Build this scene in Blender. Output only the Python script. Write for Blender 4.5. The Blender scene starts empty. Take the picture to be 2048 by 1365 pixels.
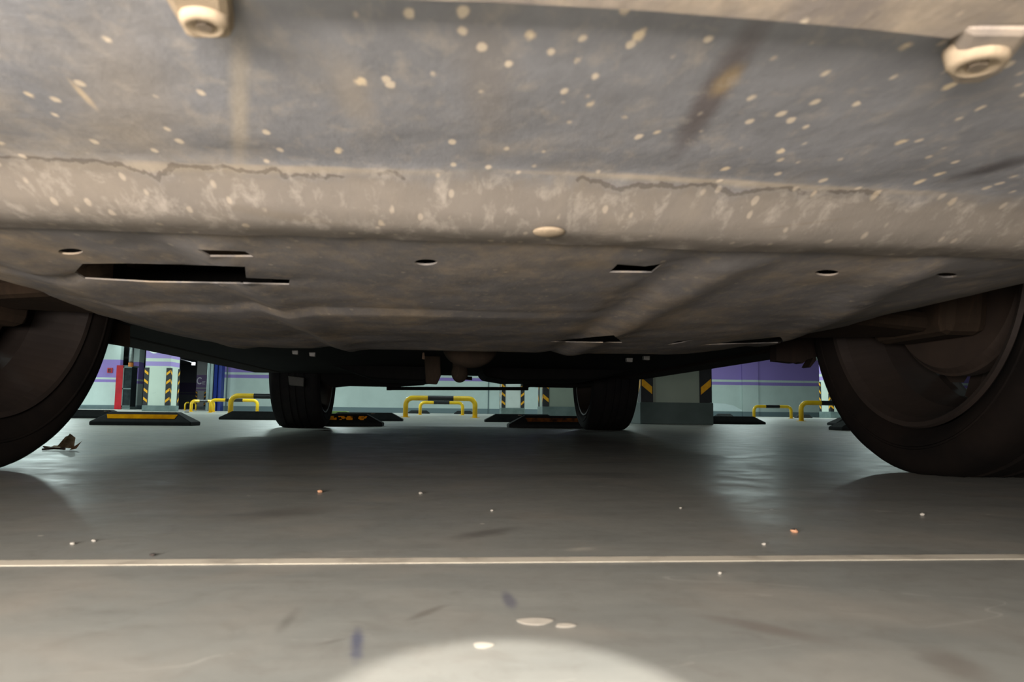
import bpy, bmesh, math, random
from mathutils import Vector, Matrix, noise
from mathutils.geometry import delaunay_2d_cdt
random.seed(7)
S = bpy.context.scene
COL = S.collection

# ---------------------------------------------------------------- camera
F, W, H = 1480.0, 2048.0, 1365.0
CAMH = 0.089
YAW, PITCH, ROLL = math.radians(5.25), math.radians(5.42), math.radians(0.62)
fw = Vector((math.sin(YAW)*math.cos(PITCH), math.cos(YAW)*math.cos(PITCH), math.sin(PITCH)))
rt0 = Vector((math.cos(YAW), -math.sin(YAW), 0))
up0 = rt0.cross(fw)
rt = rt0*math.cos(ROLL) + up0*math.sin(ROLL)
up = up0*math.cos(ROLL) - rt0*math.sin(ROLL)
EYE = Vector((0, 0, CAMH))
cam = bpy.data.cameras.new('camera')
cam.sensor_width = 36.0
cam.lens = F/W*36.0
cam.clip_start = 0.01
cam.clip_end = 200
cam.dof.use_dof = True
cam.dof.focus_distance = 2.2
cam.dof.aperture_fstop = 19
co = bpy.data.objects.new('camera', cam)
COL.objects.link(co)
m3 = Matrix((rt, up, -fw)).transposed()
co.matrix_world = Matrix.Translation(EYE) @ m3.to_4x4()
S.camera = co

def ray(px, py):
    return fw + rt*((px-W/2)/F) - up*((py-H/2)/F)
def at(px, py, Y):                 # the point of the place at distance Y seen at this pixel
    d = ray(px, py)
    return EYE + d*(Y/d.y)
def ground(px, py, z=0.0):
    d = ray(px, py)
    return EYE + d*((z-CAMH)/d.z)
def onsurf(px, py, fz):
    d = ray(px, py)
    z = 0.19
    for _ in range(40):
        p = EYE + d*((z-CAMH)/d.z)
        z = 0.5*z + 0.5*fz(p.x, p.y)
    return p

# ---------------------------------------------------------------- world, exposure, lamps
S.view_settings.view_transform = 'Standard'
S.view_settings.look = 'None'
S.view_settings.gamma = 1
S.view_settings.exposure = 0.0
S.view_settings.use_curve_mapping = False
wd = bpy.data.worlds.new('world'); S.world = wd
wd.use_nodes = True
wd.node_tree.nodes['Background'].inputs[0].default_value = (0.75, 0.9, 1, 1)
wd.node_tree.nodes['Background'].inputs[1].default_value = 0.01

def area(x, y, z, sx, sy, power, color, rot=(0, 0, 0)):
    l = bpy.data.lights.new('unseen_light', 'AREA')
    l.shape = 'RECTANGLE'; l.size = sx; l.size_y = sy; l.energy = power; l.color = color
    o = bpy.data.objects.new('unseen_light', l); COL.objects.link(o)
    o.location = (x, y, z); o.rotation_euler = rot
    return o
COOL = (0.82, 1.0, 0.965)
for (x, y, p) in [(-3.6, 3.3, 110), (4.5, 6.8, 16), (-5, 8, 110), (0.5, 8.8, 40), (-2.5, 13, 150), (4, 12, 60), (-9, 14.0, 420),
                  (-3, 18.5, 270), (3.5, 18, 250), (10, 16, 120), (-11, 22, 420), (-15, 25, 420), (-11.2, 28.2, 35), (8, 19, 130), (4.9, 3.0, 6)]:  # ceiling lamps out of view; some added to lift the pier and nearest pillar
    area(x, y, 2.9, 1.2, 0.25, p, COOL)
area(0.1, -1.15, 2.9, 1.2, 0.25, 105, (1.0, 0.93, 0.86))
for (x, y, p) in [(-13.4, 38.2, 50), (-16, 50, 12)]:  # lights added to lift the passage and its lettered pillar from black
    area(x, y, 2.9, 1.2, 0.25, p, (0.85, 0.92, 1.0))
# added warm fill light low behind the camera, no real lamp, lighting the underside
area(-0.24, -0.25, 0.116, 0.5, 0.12, 24, (1.0, 0.91, 0.84), (math.radians(90), 0, math.radians(-4)))
sp = bpy.data.lights.new('added_spot', 'SPOT')  # added spot, not a real torch: throws the bright patch on the floor
sp.energy = 38; sp.color = (1, 0.93, 0.86); sp.spot_size = math.radians(10.5); sp.spot_blend = 0.06; sp.shadow_soft_size = 0.006
so = bpy.data.objects.new('added_spot', sp); COL.objects.link(so)
so.location = (0.01, -0.22, 0.52)
so.rotation_euler = (Vector((0.022, 0.212, 0)) - Vector(so.location)).to_track_quat('-Z', 'Y').to_euler()

# ---------------------------------------------------------------- helpers
def srgb(r, g, b):
    f = lambda c: (c/255/12.92) if c/255 <= 0.04045 else ((c/255+0.055)/1.055)**2.4
    return (f(r), f(g), f(b), 1)

class NT:
    def __init__(s, name, rough=0.7, metal=0.0, spec=0.5):
        s.m = bpy.data.materials.new(name); s.m.use_nodes = True
        s.t = s.m.node_tree; s.n = s.t.nodes; s.b = s.n['Principled BSDF']
        s.b.inputs['Roughness'].default_value = rough
        s.b.inputs['Metallic'].default_value = metal
        s.b.inputs['Specular IOR Level'].default_value = spec
        s.tc = s.n.new('ShaderNodeTexCoord')
    def L(s, a, b): s.t.links.new(a, b)
    def mapping(s, scale=(1, 1, 1), rot=(0, 0, 0)):
        m = s.n.new('ShaderNodeMapping'); m.inputs['Scale'].default_value = scale; m.inputs['Rotation'].default_value = rot
        s.L(s.tc.outputs['Object'], m.inputs[0]); return m.outputs[0]
    def noise(s, scale, detail=4, rough=0.6, vec=None, dist=0.0):
        n = s.n.new('ShaderNodeTexNoise'); n.inputs['Scale'].default_value = scale
        n.inputs['Detail'].default_value = detail; n.inputs['Roughness'].default_value = rough
        n.inputs['Distortion'].default_value = dist
        s.L(vec if vec else s.tc.outputs['Object'], n.inputs['Vector']); return n.outputs['Fac']
    def ramp(s, fac, stops, interp='LINEAR'):
        r = s.n.new('ShaderNodeValToRGB'); e = r.color_ramp; e.interpolation = interp
        while len(e.elements) < len(stops): e.elements.new(0.5)
        for k, (p, c) in enumerate(stops):
            e.elements[k].position = p
            e.elements[k].color = c if len(c) == 4 else (*c, 1)
        s.L(fac, r.inputs[0]); return r.outputs['Color']
    def gray(s, fac, p0, p1, v0=0.0, v1=1.0):
        return s.ramp(fac, [(p0, (v0,)*3), (p1, (v1,)*3)])
    def mix(s, fac, a, b, mode='MIX'):
        m = s.n.new('ShaderNodeMix'); m.data_type = 'RGBA'; m.blend_type = mode
        for sock, v in ((m.inputs[0], fac), (m.inputs[6], a), (m.inputs[7], b)):
            if isinstance(v, (int, float)): sock.default_value = v
            elif isinstance(v, tuple): sock.default_value = v
            else: s.L(v, sock)
        return m.outputs[2]
    def math(s, op, a, b=0.0):
        m = s.n.new('ShaderNodeMath'); m.operation = op
        for sock, v in ((m.inputs[0], a), (m.inputs[1], b)):
            if isinstance(v, (int, float)): sock.default_value = v
            else: s.L(v, sock)
        return m.outputs[0]
    def axis(s, k, vec=None):
        x = s.n.new('ShaderNodeSeparateXYZ'); s.L(vec if vec else s.tc.outputs['Object'], x.inputs[0]); return x.outputs[k]
    def band(s, v, lo, hi):
        return s.math('MULTIPLY', s.math('GREATER_THAN', v, lo), s.math('LESS_THAN', v, hi))
    def smooth(s, v, lo, hi):
        m = s.n.new('ShaderNodeMapRange'); m.interpolation_type = 'SMOOTHSTEP'
        m.inputs['From Min'].default_value = lo; m.inputs['From Max'].default_value = hi
        s.L(v, m.inputs['Value']); return m.outputs[0]
    def bump(s, h, strength=0.3, dist=0.002):
        b = s.n.new('ShaderNodeBump'); b.inputs['Strength'].default_value = strength; b.inputs['Distance'].default_value = dist
        s.L(h, b.inputs['Height']); s.L(b.outputs[0], s.b.inputs['Normal'])
    def stain(s, p0, p1, w, org=(0, 0, 0), edge=0.35, nz=None):
        a, b = Vector(p0)-Vector(org), Vector(p1)-Vector(org); mid = (a+b)/2
        m = s.n.new('ShaderNodeMapping'); m.vector_type = 'TEXTURE'
        m.inputs['Location'].default_value = (mid.x, mid.y, 0)
        m.inputs['Rotation'].default_value = (0, 0, math.atan2(b.y-a.y, b.x-a.x))
        m.inputs['Scale'].default_value = ((b-a).length/2+w, w, 1)
        s.L(s.tc.outputs['Object'], m.inputs[0])
        x, y = s.axis(0, m.outputs[0]), s.axis(1, m.outputs[0])
        d = s.math('SQRT', s.math('ADD', s.math('MULTIPLY', x, x), s.math('MULTIPLY', y, y)))
        if nz: d = s.math('ADD', d, s.math('MULTIPLY', s.math('SUBTRACT', nz, 0.5), 1.6))
        return s.math('SUBTRACT', 1.0, s.smooth(d, 1-edge*2, 1+edge))
    def col(s, c):
        if isinstance(c, tuple): s.b.inputs['Base Color'].default_value = c
        else: s.L(c, s.b.inputs['Base Color'])
        return s.m

def mottled(name, c1, c2, scale=8, rough=0.7, metal=0, spec=0.4, bump=0.0, p=(0.35, 0.65)):
    t = NT(name, rough, metal, spec)
    n = t.noise(scale, 5)
    c = t.ramp(n, [(p[0], c1), (p[1], c2)])
    if bump: t.bump(t.noise(scale*6, 4), bump)
    return t.col(c)

def newobj(name, me, mat=None, parent=None, origin=None):
    o = bpy.data.objects.new(name, me); COL.objects.link(o)
    for m in (mat if isinstance(mat, (list, tuple)) else [mat]):
        if m: me.materials.append(m)
    if parent:
        o.parent = parent
    return o
def build(name, bm, mat, parent=None, smooth=False, bevel=0, angle=35, shift=None):
    """link bm (written in world coordinates) as ONE object; under a parent the vertices are made local to it"""
    base = Vector((0, 0, 0))
    if parent:
        base = parent['_o'] if False else ORG[parent.name]
    if shift is not None: base = Vector(shift)
    for v in bm.verts: v.co -= base
    bmesh.ops.recalc_face_normals(bm, faces=bm.faces)
    me = bpy.data.meshes.new(name); bm.to_mesh(me); bm.free()
    o = newobj(name, me, mat, parent)
    if shift is not None:
        o.location = base - (ORG[parent.name] if parent else Vector((0, 0, 0)))
        ORG[o.name] = base.copy()
    else:
        ORG[o.name] = base.copy()
    if smooth:
        for f in me.polygons: f.use_smooth = True
    if bevel:
        b = o.modifiers.new('bevel', 'BEVEL'); b.width = bevel; b.segments = 2; b.limit_method = 'ANGLE'; b.angle_limit = math.radians(angle)
    return o
ORG = {}
def thing(name, label, cat, loc, group=None):
    o = bpy.data.objects.new(name, None); COL.objects.link(o); o.location = loc
    o.empty_display_size = 0.05
    o['label'] = label; o['category'] = cat
    if group: o['group'] = group
    ORG[o.name] = Vector(loc)
    return o
def tag(o, label, cat, group=None):
    o['label'] = label; o['category'] = cat
    if group: o['group'] = group
    return o
def struct(o): o['kind'] = 'structure'; return o

def box(bm, a, b):
    (x0, y0, z0), (x1, y1, z1) = a, b
    v = [bm.verts.new(p) for p in ((x0,y0,z0),(x1,y0,z0),(x1,y1,z0),(x0,y1,z0),(x0,y0,z1),(x1,y0,z1),(x1,y1,z1),(x0,y1,z1))]
    for f in ((0,3,2,1),(4,5,6,7),(0,1,5,4),(1,2,6,5),(2,3,7,6),(3,0,4,7)):
        bm.faces.new([v[i] for i in f])
    return v
def prism(bm, pts, vec):
    """closed polygon pts (3-D) swept along vec"""
    a = [bm.verts.new(p) for p in pts]; b = [bm.verts.new(Vector(p)+Vector(vec)) for p in pts]
    bm.faces.new(a[::-1]); bm.faces.new(b)
    for i in range(len(a)):
        j = (i+1) % len(a); bm.faces.new((a[i], a[j], b[j], b[i]))
def tube(bm, pts, r, seg=16, caps=True):
    pts = [Vector(p) for p in pts]; rings = []
    n = len(pts); prev = None
    for i, p in enumerate(pts):
        t = (pts[min(i+1, n-1)] - pts[max(i-1, 0)]).normalized()
        if prev is None:
            ref = Vector((0, 0, 1)) if abs(t.z) < 0.9 else Vector((0, 1, 0))
            u = t.cross(ref).normalized()
        else:
            u = (prev - t*prev.dot(t)).normalized()
        prev = u; w = t.cross(u)
        rr = r[i] if isinstance(r, (list, tuple)) else r
        rings.append([bm.verts.new(p + u*math.cos(k*2*math.pi/seg)*rr + w*math.sin(k*2*math.pi/seg)*rr) for k in range(seg)])
    for a, b in zip(rings, rings[1:]):
        for k in range(seg):
            bm.faces.new((a[k], a[(k+1) % seg], b[(k+1) % seg], b[k]))
    if caps:
        bm.faces.new(rings[0][::-1]); bm.faces.new(rings[-1])
def lathe_x(bm, prof, c, seg=96, closed=True):
    """profile of (x, r) turned about the x axis through c"""
    rings = []
    for (x, r) in prof:
        rings.append([bm.verts.new((c[0]+x, c[1]+r*math.cos(2*math.pi*k/seg), c[2]+r*math.sin(2*math.pi*k/seg))) for k in range(seg)])
    pairs = list(zip(rings, rings[1:]))
    if closed: pairs.append((rings[-1], rings[0]))
    for a, b in pairs:
        for k in range(seg):
            bm.faces.new((a[k], a[(k+1) % seg], b[(k+1) % seg], b[k]))
    return rings
def sheet(outline, holes, fz, step, thick=0.003):
    """a formed sheet: outline and holes in plan (x, y), height fz(x, y), real openings, thickness upwards"""
    def inside(p, poly):
        c = False
        for i in range(len(poly)):
            a, b = poly[i], poly[i-1]
            if (a[1] > p[1]) != (b[1] > p[1]) and p[0] < (b[0]-a[0])*(p[1]-a[1])/(b[1]-a[1])+a[0]: c = not c
        return c
    def dens(poly, st):
        out = []
        for i in range(len(poly)):
            a, b = Vector(poly[i][:2]), Vector(poly[(i+1) % len(poly)][:2])
            k = max(1, int((b-a).length/st))
            out += [a.lerp(b, j/k) for j in range(k)]
        return out
    V, E = [], []
    for poly, st in [(outline, step)] + [(h, step*0.35) for h in holes]:
        d = dens(poly, st); s = len(V); V += d
        E += [(s+i, s+(i+1) % len(d)) for i in range(len(d))]
    x0 = min(p[0] for p in outline); x1 = max(p[0] for p in outline); y0 = min(p[1] for p in outline); y1 = max(p[1] for p in outline)
    x = x0
    while x < x1:
        y = y0
        while y < y1:
            p = (x + random.uniform(-.2, .2)*step, y + random.uniform(-.1, .1)*step)
            if inside(p, outline): V.append(Vector(p))
            y += step
        x += step
    vs, es, fs, _, _, _ = delaunay_2d_cdt(V, E, [], 0, 1e-6)
    bm = bmesh.new()
    bv = [bm.verts.new((v.x, v.y, fz(v.x, v.y))) for v in vs]
    for f in fs:
        c = sum((vs[i] for i in f), Vector((0, 0)))/len(f)
        if inside(c, outline) and not any(inside(c, h) for h in holes):
            bm.faces.new([bv[i] for i in f])
    for v in [v for v in bm.verts if not v.link_faces]: bm.verts.remove(v)
    bmesh.ops.recalc_face_normals(bm, faces=bm.faces)
    fl = sum(f.normal.z for f in bm.faces)
    if fl > 0: bmesh.ops.reverse_faces(bm, faces=bm.faces)
    # thickness
    low = list(bm.faces); edges = [e for e in bm.edges if len(e.link_faces) == 1]
    mp = {v: bm.verts.new(v.co + Vector((0, 0, thick))) for v in list(bm.verts)}
    for f in low: bm.faces.new([mp[v] for v in reversed(f.verts)])
    for e in edges:
        a, b = e.verts; bm.faces.new((a, b, mp[b], mp[a]))
    return bm
def rock(bm, c, r, seed, sq=(1, 1, 0.7), sub=2):
    res = bmesh.ops.create_icosphere(bm, subdivisions=sub, radius=1)
    for v in res['verts']:
        n = noise.noise(v.co*1.3 + Vector((seed*7.1, seed*3.3, 0)))
        k = r*(1+0.45*n)
        v.co = Vector(c) + Vector((v.co.x*sq[0], v.co.y*sq[1], v.co.z*sq[2]))*k

# ---------------------------------------------------------------- materials
# painted garage floor
t = NT('floor_paint', 0.35, 0, 0.5)
n1 = t.noise(1.1, 6, 0.65); n2 = t.noise(14, 6, 0.7); n3 = t.noise(3, 5, 0.6, t.mapping((0.6, 3.0, 1), (0, 0, 0.5)))
c = t.ramp(n1, [(0.3, srgb(144, 147, 142)), (0.7, srgb(166, 167, 160))])
c = t.mix(t.gray(n2, 0.35, 0.75, 0.0, 0.45), c, srgb(132, 128, 120))
c = t.mix(t.gray(n3, 0.52, 0.75, 0.0, 0.5), c, srgb(104, 106, 104))
vo = t.n.new('ShaderNodeTexVoronoi'); vo.inputs['Scale'].default_value = 26; t.L(t.tc.outputs['Object'], vo.inputs['Vector'])
spk = t.math('MULTIPLY', t.math('LESS_THAN', vo.outputs['Distance'], 0.05), t.math('GREATER_THAN', t.axis(0, vo.outputs['Color']), 0.80))
c = t.mix(spk, c, srgb(215, 212, 200))
sc_ = t.noise(4.5, 2, 0.5, t.mapping((0.35, 2.2, 1), (0, 0, -0.6)), 1.5)
scr = t.math('LESS_THAN', t.math('ABSOLUTE', t.math('SUBTRACT', sc_, 0.5)), 0.0025)
c = t.mix(t.math('MULTIPLY', t.math('MULTIPLY', scr, 0.4), t.math('GREATER_THAN', n2, 0.5)), c, srgb(190, 190, 182))
n4 = t.noise(42, 5, 0.7, None, 0.8)
c = t.mix(t.gray(n4, 0.5, 0.75, 0.0, 0.35), c, srgb(112, 106, 98))
c = t.mix(t.gray(t.noise(9, 3, 0.5, None, 0.5), 0.5, 0.7, 0.0, 0.3), c, srgb(178, 168, 154))
for (q0, q1, w, cc, k) in [((716, 1255), (712, 1318), 0.0028, srgb(84, 90, 116), 0.75), ((1010, 1185), (1025, 1215), 0.003, srgb(92, 92, 112), 0.6),
        ((820, 1240), (880, 1215), 0.003, srgb(110, 106, 98), 0.6), ((560, 1262), (590, 1225), 0.003, srgb(112, 110, 104), 0.5),
        ((640, 1290), (690, 1278), 0.002, srgb(112, 110, 104), 0.5), ((925, 1075), (1010, 1060), 0.012, srgb(88, 84, 80), 0.6),
        ((1450, 1240), (1640, 1280), 0.008, srgb(118, 106, 98), 0.5), ((1880, 1310), (1940, 1350), 0.01, srgb(112, 102, 94), 0.5),
        ((1150, 1100), (1172, 1098), 0.006, srgb(205, 200, 186), 0.6), ((520, 1032), (600, 1022), 0.03, srgb(96, 94, 90), 0.5)]:
    c = t.mix(t.math('MULTIPLY', t.stain(ground(*q0), ground(*q1), w, (0, 0, 0), 0.4, n4), k), c, cc)
t.L(t.ramp(n2, [(0.3, (0.28,)*3), (0.7, (0.5,)*3)]), t.b.inputs['Roughness'])
t.bump(t.noise(35, 4), 0.12, 0.002)
M_floor = t.col(c)
M_joint = mottled('joint_paint', srgb(208, 200, 182), srgb(160, 152, 138), 30, 0.85, p=(0.5, 0.75))
M_scuff = mottled('scuff_paint', srgb(205, 198, 184), srgb(186, 180, 168), 40, 0.7)

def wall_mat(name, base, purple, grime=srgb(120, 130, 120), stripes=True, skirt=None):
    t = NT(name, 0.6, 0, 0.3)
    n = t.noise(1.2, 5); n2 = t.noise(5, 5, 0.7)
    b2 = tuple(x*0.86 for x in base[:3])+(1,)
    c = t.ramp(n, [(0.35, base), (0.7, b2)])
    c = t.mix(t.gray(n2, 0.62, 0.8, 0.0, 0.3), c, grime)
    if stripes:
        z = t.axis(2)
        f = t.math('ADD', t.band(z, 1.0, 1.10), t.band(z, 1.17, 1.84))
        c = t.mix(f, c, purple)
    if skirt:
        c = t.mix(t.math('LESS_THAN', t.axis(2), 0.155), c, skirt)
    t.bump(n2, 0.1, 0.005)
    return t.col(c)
PUR = srgb(128, 108, 172)
M_wall = wall_mat('wall_paint', srgb(176, 190, 186), PUR, skirt=srgb(96, 112, 116))
M_walld = wall_mat('wall_paint_unlit', srgb(120, 125, 130), srgb(96, 86, 120))  # wall paint darkened: shade of the unlit passage put into its colour
M_pill = wall_mat('pillar_paint', srgb(186, 198, 186), srgb(150, 132, 190))
M_plinth = mottled('plinth_grey', srgb(104, 120, 118), srgb(84, 100, 98), 5, 0.6)
M_skirt = mottled('skirt_grey', srgb(86, 102, 106), srgb(74, 90, 92), 3, 0.5)
M_ceil = mottled('ceiling_paint', srgb(100, 104, 104), srgb(88, 90, 92), 2, 0.8)
M_guard = mottled('guard_rubber_black', srgb(26, 28, 32), srgb(36, 38, 42), 12, 0.5)
M_gyel = mottled('guard_reflector_yellow', srgb(232, 170, 30), srgb(214, 150, 26), 30, 0.4)
M_rub = mottled('stop_rubber', srgb(17, 20, 21), srgb(26, 29, 29), 18, 0.75, 0, 0.15, bump=0.3)
M_ryel = mottled('stop_reflector', srgb(205, 145, 0), srgb(170, 112, 0), 14, 0.85, 0, 0.05)
t = NT('stop_reflector_worn', 0.4)
v = t.n.new('ShaderNodeTexVoronoi'); v.inputs['Scale'].default_value = 70; t.L(t.tc.outputs['Object'], v.inputs['Vector'])
M_rworn = t.col(t.ramp(t.axis(0, v.outputs['Color']), [(0.38, srgb(20, 18, 14)), (0.46, srgb(240, 150, 20))], 'LINEAR'))
M_yel = mottled('hoop_yellow', srgb(235, 195, 30), srgb(215, 170, 20), 6, 0.35)
M_blk = mottled('hoop_black', srgb(18, 20, 24), srgb(26, 28, 32), 9, 0.4)
M_green = mottled('mat_green', srgb(80, 100, 50), srgb(60, 84, 44), 20, 0.8)
M_red = mottled('cabinet_red', srgb(176, 20, 34), srgb(150, 16, 30), 3, 0.4)
M_dglass = mottled('cabinet_glass', srgb(34, 40, 42), srgb(48, 56, 58), 6, 0.15)
M_steel = mottled('galvanised', srgb(170, 178, 180), srgb(140, 150, 152), 12, 0.25, 0.9)
M_pipe = mottled('pipe_paint', srgb(165, 182, 182), srgb(150, 168, 168), 8, 0.35)
M_blue = mottled('blue_paint', srgb(30, 52, 140), srgb(26, 44, 120), 5, 0.4)
M_orange = mottled('collar_orange', srgb(190, 110, 40), srgb(160, 90, 34), 8, 0.6)
M_white = mottled('lettering_white', srgb(222, 226, 226), srgb(205, 210, 212), 12, 0.6)
t = NT('lamp_glow'); t.b.inputs['Emission Color'].default_value = (0.85, 0.95, 1, 1); t.b.inputs['Emission Strength'].default_value = 5.0
M_glow = t.col((0.8, 0.8, 0.8, 1))
M_leaf = mottled('dry_leaf', srgb(190, 165, 135), srgb(120, 86, 60), 60, 0.8, bump=0.4)
M_leafd = mottled('leaf_stalk', srgb(84, 54, 38), srgb(60, 40, 30), 60, 0.8)

# dusty plastic of the underbody
def dusty(name, plastic, dust, speck=0.0, stains=(), bandk=0.8, band=None, warm=0.0, amt=0.5):
    t = NT(name, 0.9, 0, 0.1)
    vec = t.mapping((1, 0.55, 0.2))
    n1 = t.noise(9, 6, 0.62, vec, 0.6); n2 = t.noise(60, 6, 0.7, vec); n3 = t.noise(26, 5, 0.65, vec, 0.4)
    nl = t.noise(2.2, 3, 0.5, vec)
    f = t.math('ADD', t.math('MULTIPLY', n1, 0.75), t.math('MULTIPLY', n3, 0.5))
    f = t.math('ADD', f, t.math('MULTIPLY', nl, 0.15))
    c = t.mix(t.smooth(f, 0.90-amt*0.45, 1.0-amt*0.18), plastic, dust)
    c = t.mix(t.gray(n2, 0.35, 0.7, 0.0, 0.42), c, tuple(x*0.55 for x in plastic[:3])+(1,))
    for (q0, q1, w, cc, k) in stains:
        c = t.mix(t.math('MULTIPLY', t.stain(q0, q1, w, (0.044, 0.2, 0), 0.4, n3), k), c, cc)
    if band:
        y = t.axis(1)
        w = t.math('ADD', y, t.math('MULTIPLY', t.math('SUBTRACT', n3, 0.5), 0.035))
        c = t.mix(t.math('MULTIPLY', t.smooth(w, band-0.012, band+0.012), bandk), c, t.mix(n3, srgb(84, 78, 70), srgb(104, 96, 86)))
        dk = t.math('MULTIPLY', t.math('LESS_THAN', t.math('ABSOLUTE', t.math('SUBTRACT', w, band+0.004)), 0.0015), t.math('GREATER_THAN', t.noise(6, 3, 0.6), 0.46))
        c = t.mix(t.math('MULTIPLY', dk, 0.5), c, srgb(60, 54, 48))
    n5 = t.noise(95, 5, 0.65, vec, 0.3)
    c = t.mix(t.gray(n5, 0.52, 0.72, 0.0, 0.5), c, tuple(min(1, x*1.15) for x in dust[:3])+(1,))
    if speck:
        for sc, th, keep, colr in ((66, 0.17, 1-0.34*speck, srgb(196, 178, 150)), (125, 0.24, 1-0.34*speck, srgb(184, 170, 150)), (38, 0.11, 1-0.22*speck, srgb(206, 184, 150))):
            vo = t.n.new('ShaderNodeTexVoronoi'); vo.inputs['Scale'].default_value = sc
            t.L(vec, vo.inputs['Vector'])
            d = t.math('ADD', vo.outputs['Distance'], t.math('MULTIPLY', t.math('SUBTRACT', n5, 0.35), 0.45))
            k = t.math('MULTIPLY', t.math('SUBTRACT', 1.0, t.smooth(d, th*0.8, th*1.35)), t.math('GREATER_THAN', t.axis(0, vo.outputs['Color']), keep))
            c = t.mix(t.math('MULTIPLY', k, t.math('SUBTRACT', 0.85, t.math('MULTIPLY', t.smooth(t.axis(1), 0.145, 0.165), 0.6))), c, colr)
    h = t.math('ADD', t.math('MULTIPLY', n1, 0.6), t.math('MULTIPLY', n2, 0.4))
    t.bump(h, 0.35, 0.004)
    return t.col(c)
G = lambda x, y: ground(x, y, 0.206)
M_front = dusty('bumper_plastic', srgb(116, 116, 118), srgb(136, 129, 120), speck=1.0, stains=[
    (G(1495, 85), G(1365, 300), 0.006, srgb(78, 70, 68), 0.75), (G(1470, 150), G(1440, 190), 0.004, srgb(138, 120, 92), 0.7),
    (G(1935, 350), G(2048, 320), 0.008, srgb(58, 54, 54), 0.8), (G(690, 130), G(720, 240), 0.008, srgb(136, 128, 118), 0.6),
    (G(140, 160), G(190, 215), 0.0015, srgb(190, 170, 140), 0.8), (G(480, 60), G(478, 340), 0.004, srgb(150, 140, 124), 0.6),
    (G(960, 60), G(990, 300), 0.012, srgb(112, 106, 100), 0.5), (G(240, 60), G(260, 320), 0.02, srgb(128, 120, 110), 0.5),
    (G(60, 320), G(900, 345), 0.004, srgb(160, 146, 124), 0.55), (G(1000, 345), G(1900, 385), 0.004, srgb(160, 146, 124), 0.55),
    (G(460, 362), G(700, 386), 0.0035, srgb(96, 88, 78), 0.6), (G(1500, 405), G(1700, 400), 0.001, srgb(80, 72, 66), 0.7)], band=0.157, amt=0.45, bandk=0.85)
M_lip = dusty('lip_plastic', srgb(112, 105, 100), srgb(150, 137, 120), speck=0.6, amt=0.8)
M_tray = dusty('undertray_plastic', srgb(106, 103, 101), srgb(134, 121, 104), speck=0.3, amt=0.6)
M_boss = dusty('boss_dust', srgb(118, 107, 92), srgb(146, 130, 108), amt=0.9)
M_bolt = mottled('bolt_steel', srgb(120, 108, 92), srgb(95, 85, 74), 90, 0.5, 0.4)
M_arm = dusty('rusty_arm', srgb(48, 39, 31), srgb(62, 49, 38), amt=0.5)
M_liner = dusty('liner_dirty', srgb(30, 24, 21), srgb(38, 30, 25), amt=0.5)
M_pan = dusty('floor_pan_dark', srgb(18, 17, 16), srgb(32, 27, 23), amt=0.35)
M_pan2 = dusty('underbody_part', srgb(17, 17, 17), srgb(25, 23, 21), amt=0.3)
M_sump = dusty('sump_dusty', srgb(44, 37, 30), srgb(56, 46, 37), amt=0.5)
M_clip = mottled('clip_grey', srgb(58, 58, 54), srgb(46, 46, 44), 30, 0.6)
M_tyre = mottled('tyre_rubber', srgb(20, 20, 22), srgb(28, 26, 26), 14, 0.9, 0, 0.12, bump=0.25)
M_tyref = mottled('tyre_dusty', srgb(14, 12, 11), srgb(24, 19, 16), 9, 0.9, 0, 0.08, bump=0.25)
M_rim = mottled('rim_dusty', srgb(34, 28, 25), srgb(44, 36, 31), 9, 0.6, 0.15)
M_disc = mottled('brake_rust', srgb(48, 37, 29), srgb(38, 29, 23), 12, 0.75, 0.1)
M_body = NT('car_paint', 0.3, 0.5).col(srgb(60, 62, 66))
M_glass = NT('car_glass', 0.05).col(srgb(14, 16, 18))

# ---------------------------------------------------------------- setting
def plane(name, pts, mat, n=1):
    bm = bmesh.new(); bm.faces.new([bm.verts.new(p) for p in pts])
    me = bpy.data.meshes.new(name); bm.to_mesh(me); bm.free()
    return struct(newobj(name, me, mat))
CEIL = 3.1
bm = bmesh.new(); box(bm, (-26, -6, -0.1), (20, 56, 0)); struct(build('floor', bm, M_floor))
bm = bmesh.new(); box(bm, (-26, -6, CEIL), (20, 56, CEIL+0.2)); struct(build('ceiling', bm, M_ceil))
YB = 23.0
XL = at(437, 800, YB).x
def wallbox(name, a, b, mat):
    bm = bmesh.new(); box(bm, a, b); return struct(build(name, bm, mat))
wallbox('wall_back', (XL, YB, 0), (20, YB+0.25, CEIL), M_wall)
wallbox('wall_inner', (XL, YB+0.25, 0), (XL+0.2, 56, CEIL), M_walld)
XE = at(236, 800, 28.7).x
wl = wallbox('wall_left', (-26, 28.7, 0), (XE, 28.95, CEIL), M_wall)
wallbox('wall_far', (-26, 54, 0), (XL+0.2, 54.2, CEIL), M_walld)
wallbox('wall_right', (19.8, -6, 0), (20, YB, CEIL), M_wall)
wallbox('wall_near', (-26, -6.2, 0), (20, -6, CEIL), M_wall)
wallbox('wall_outer', (-26.2, -6, 0), (-26, 56, CEIL), M_wall)
# floor joint across in front of the wheels
pj = ground(1024, 1121)
a = ground(0, 1128); b = ground(2048, 1115)
k = (b-a); a2 = a - k*2; b2 = b + k*2
bm = bmesh.new(); prism(bm, [a2+Vector((0, -0.0078, 0.0002)), b2+Vector((0, -0.0078, 0.0002)), b2+Vector((0, 0.0078, 0.0002)), a2+Vector((0, 0.0078, 0.0002))], (0, 0, 0.0002))
struct(build('trim_1', bm, M_joint))
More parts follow.
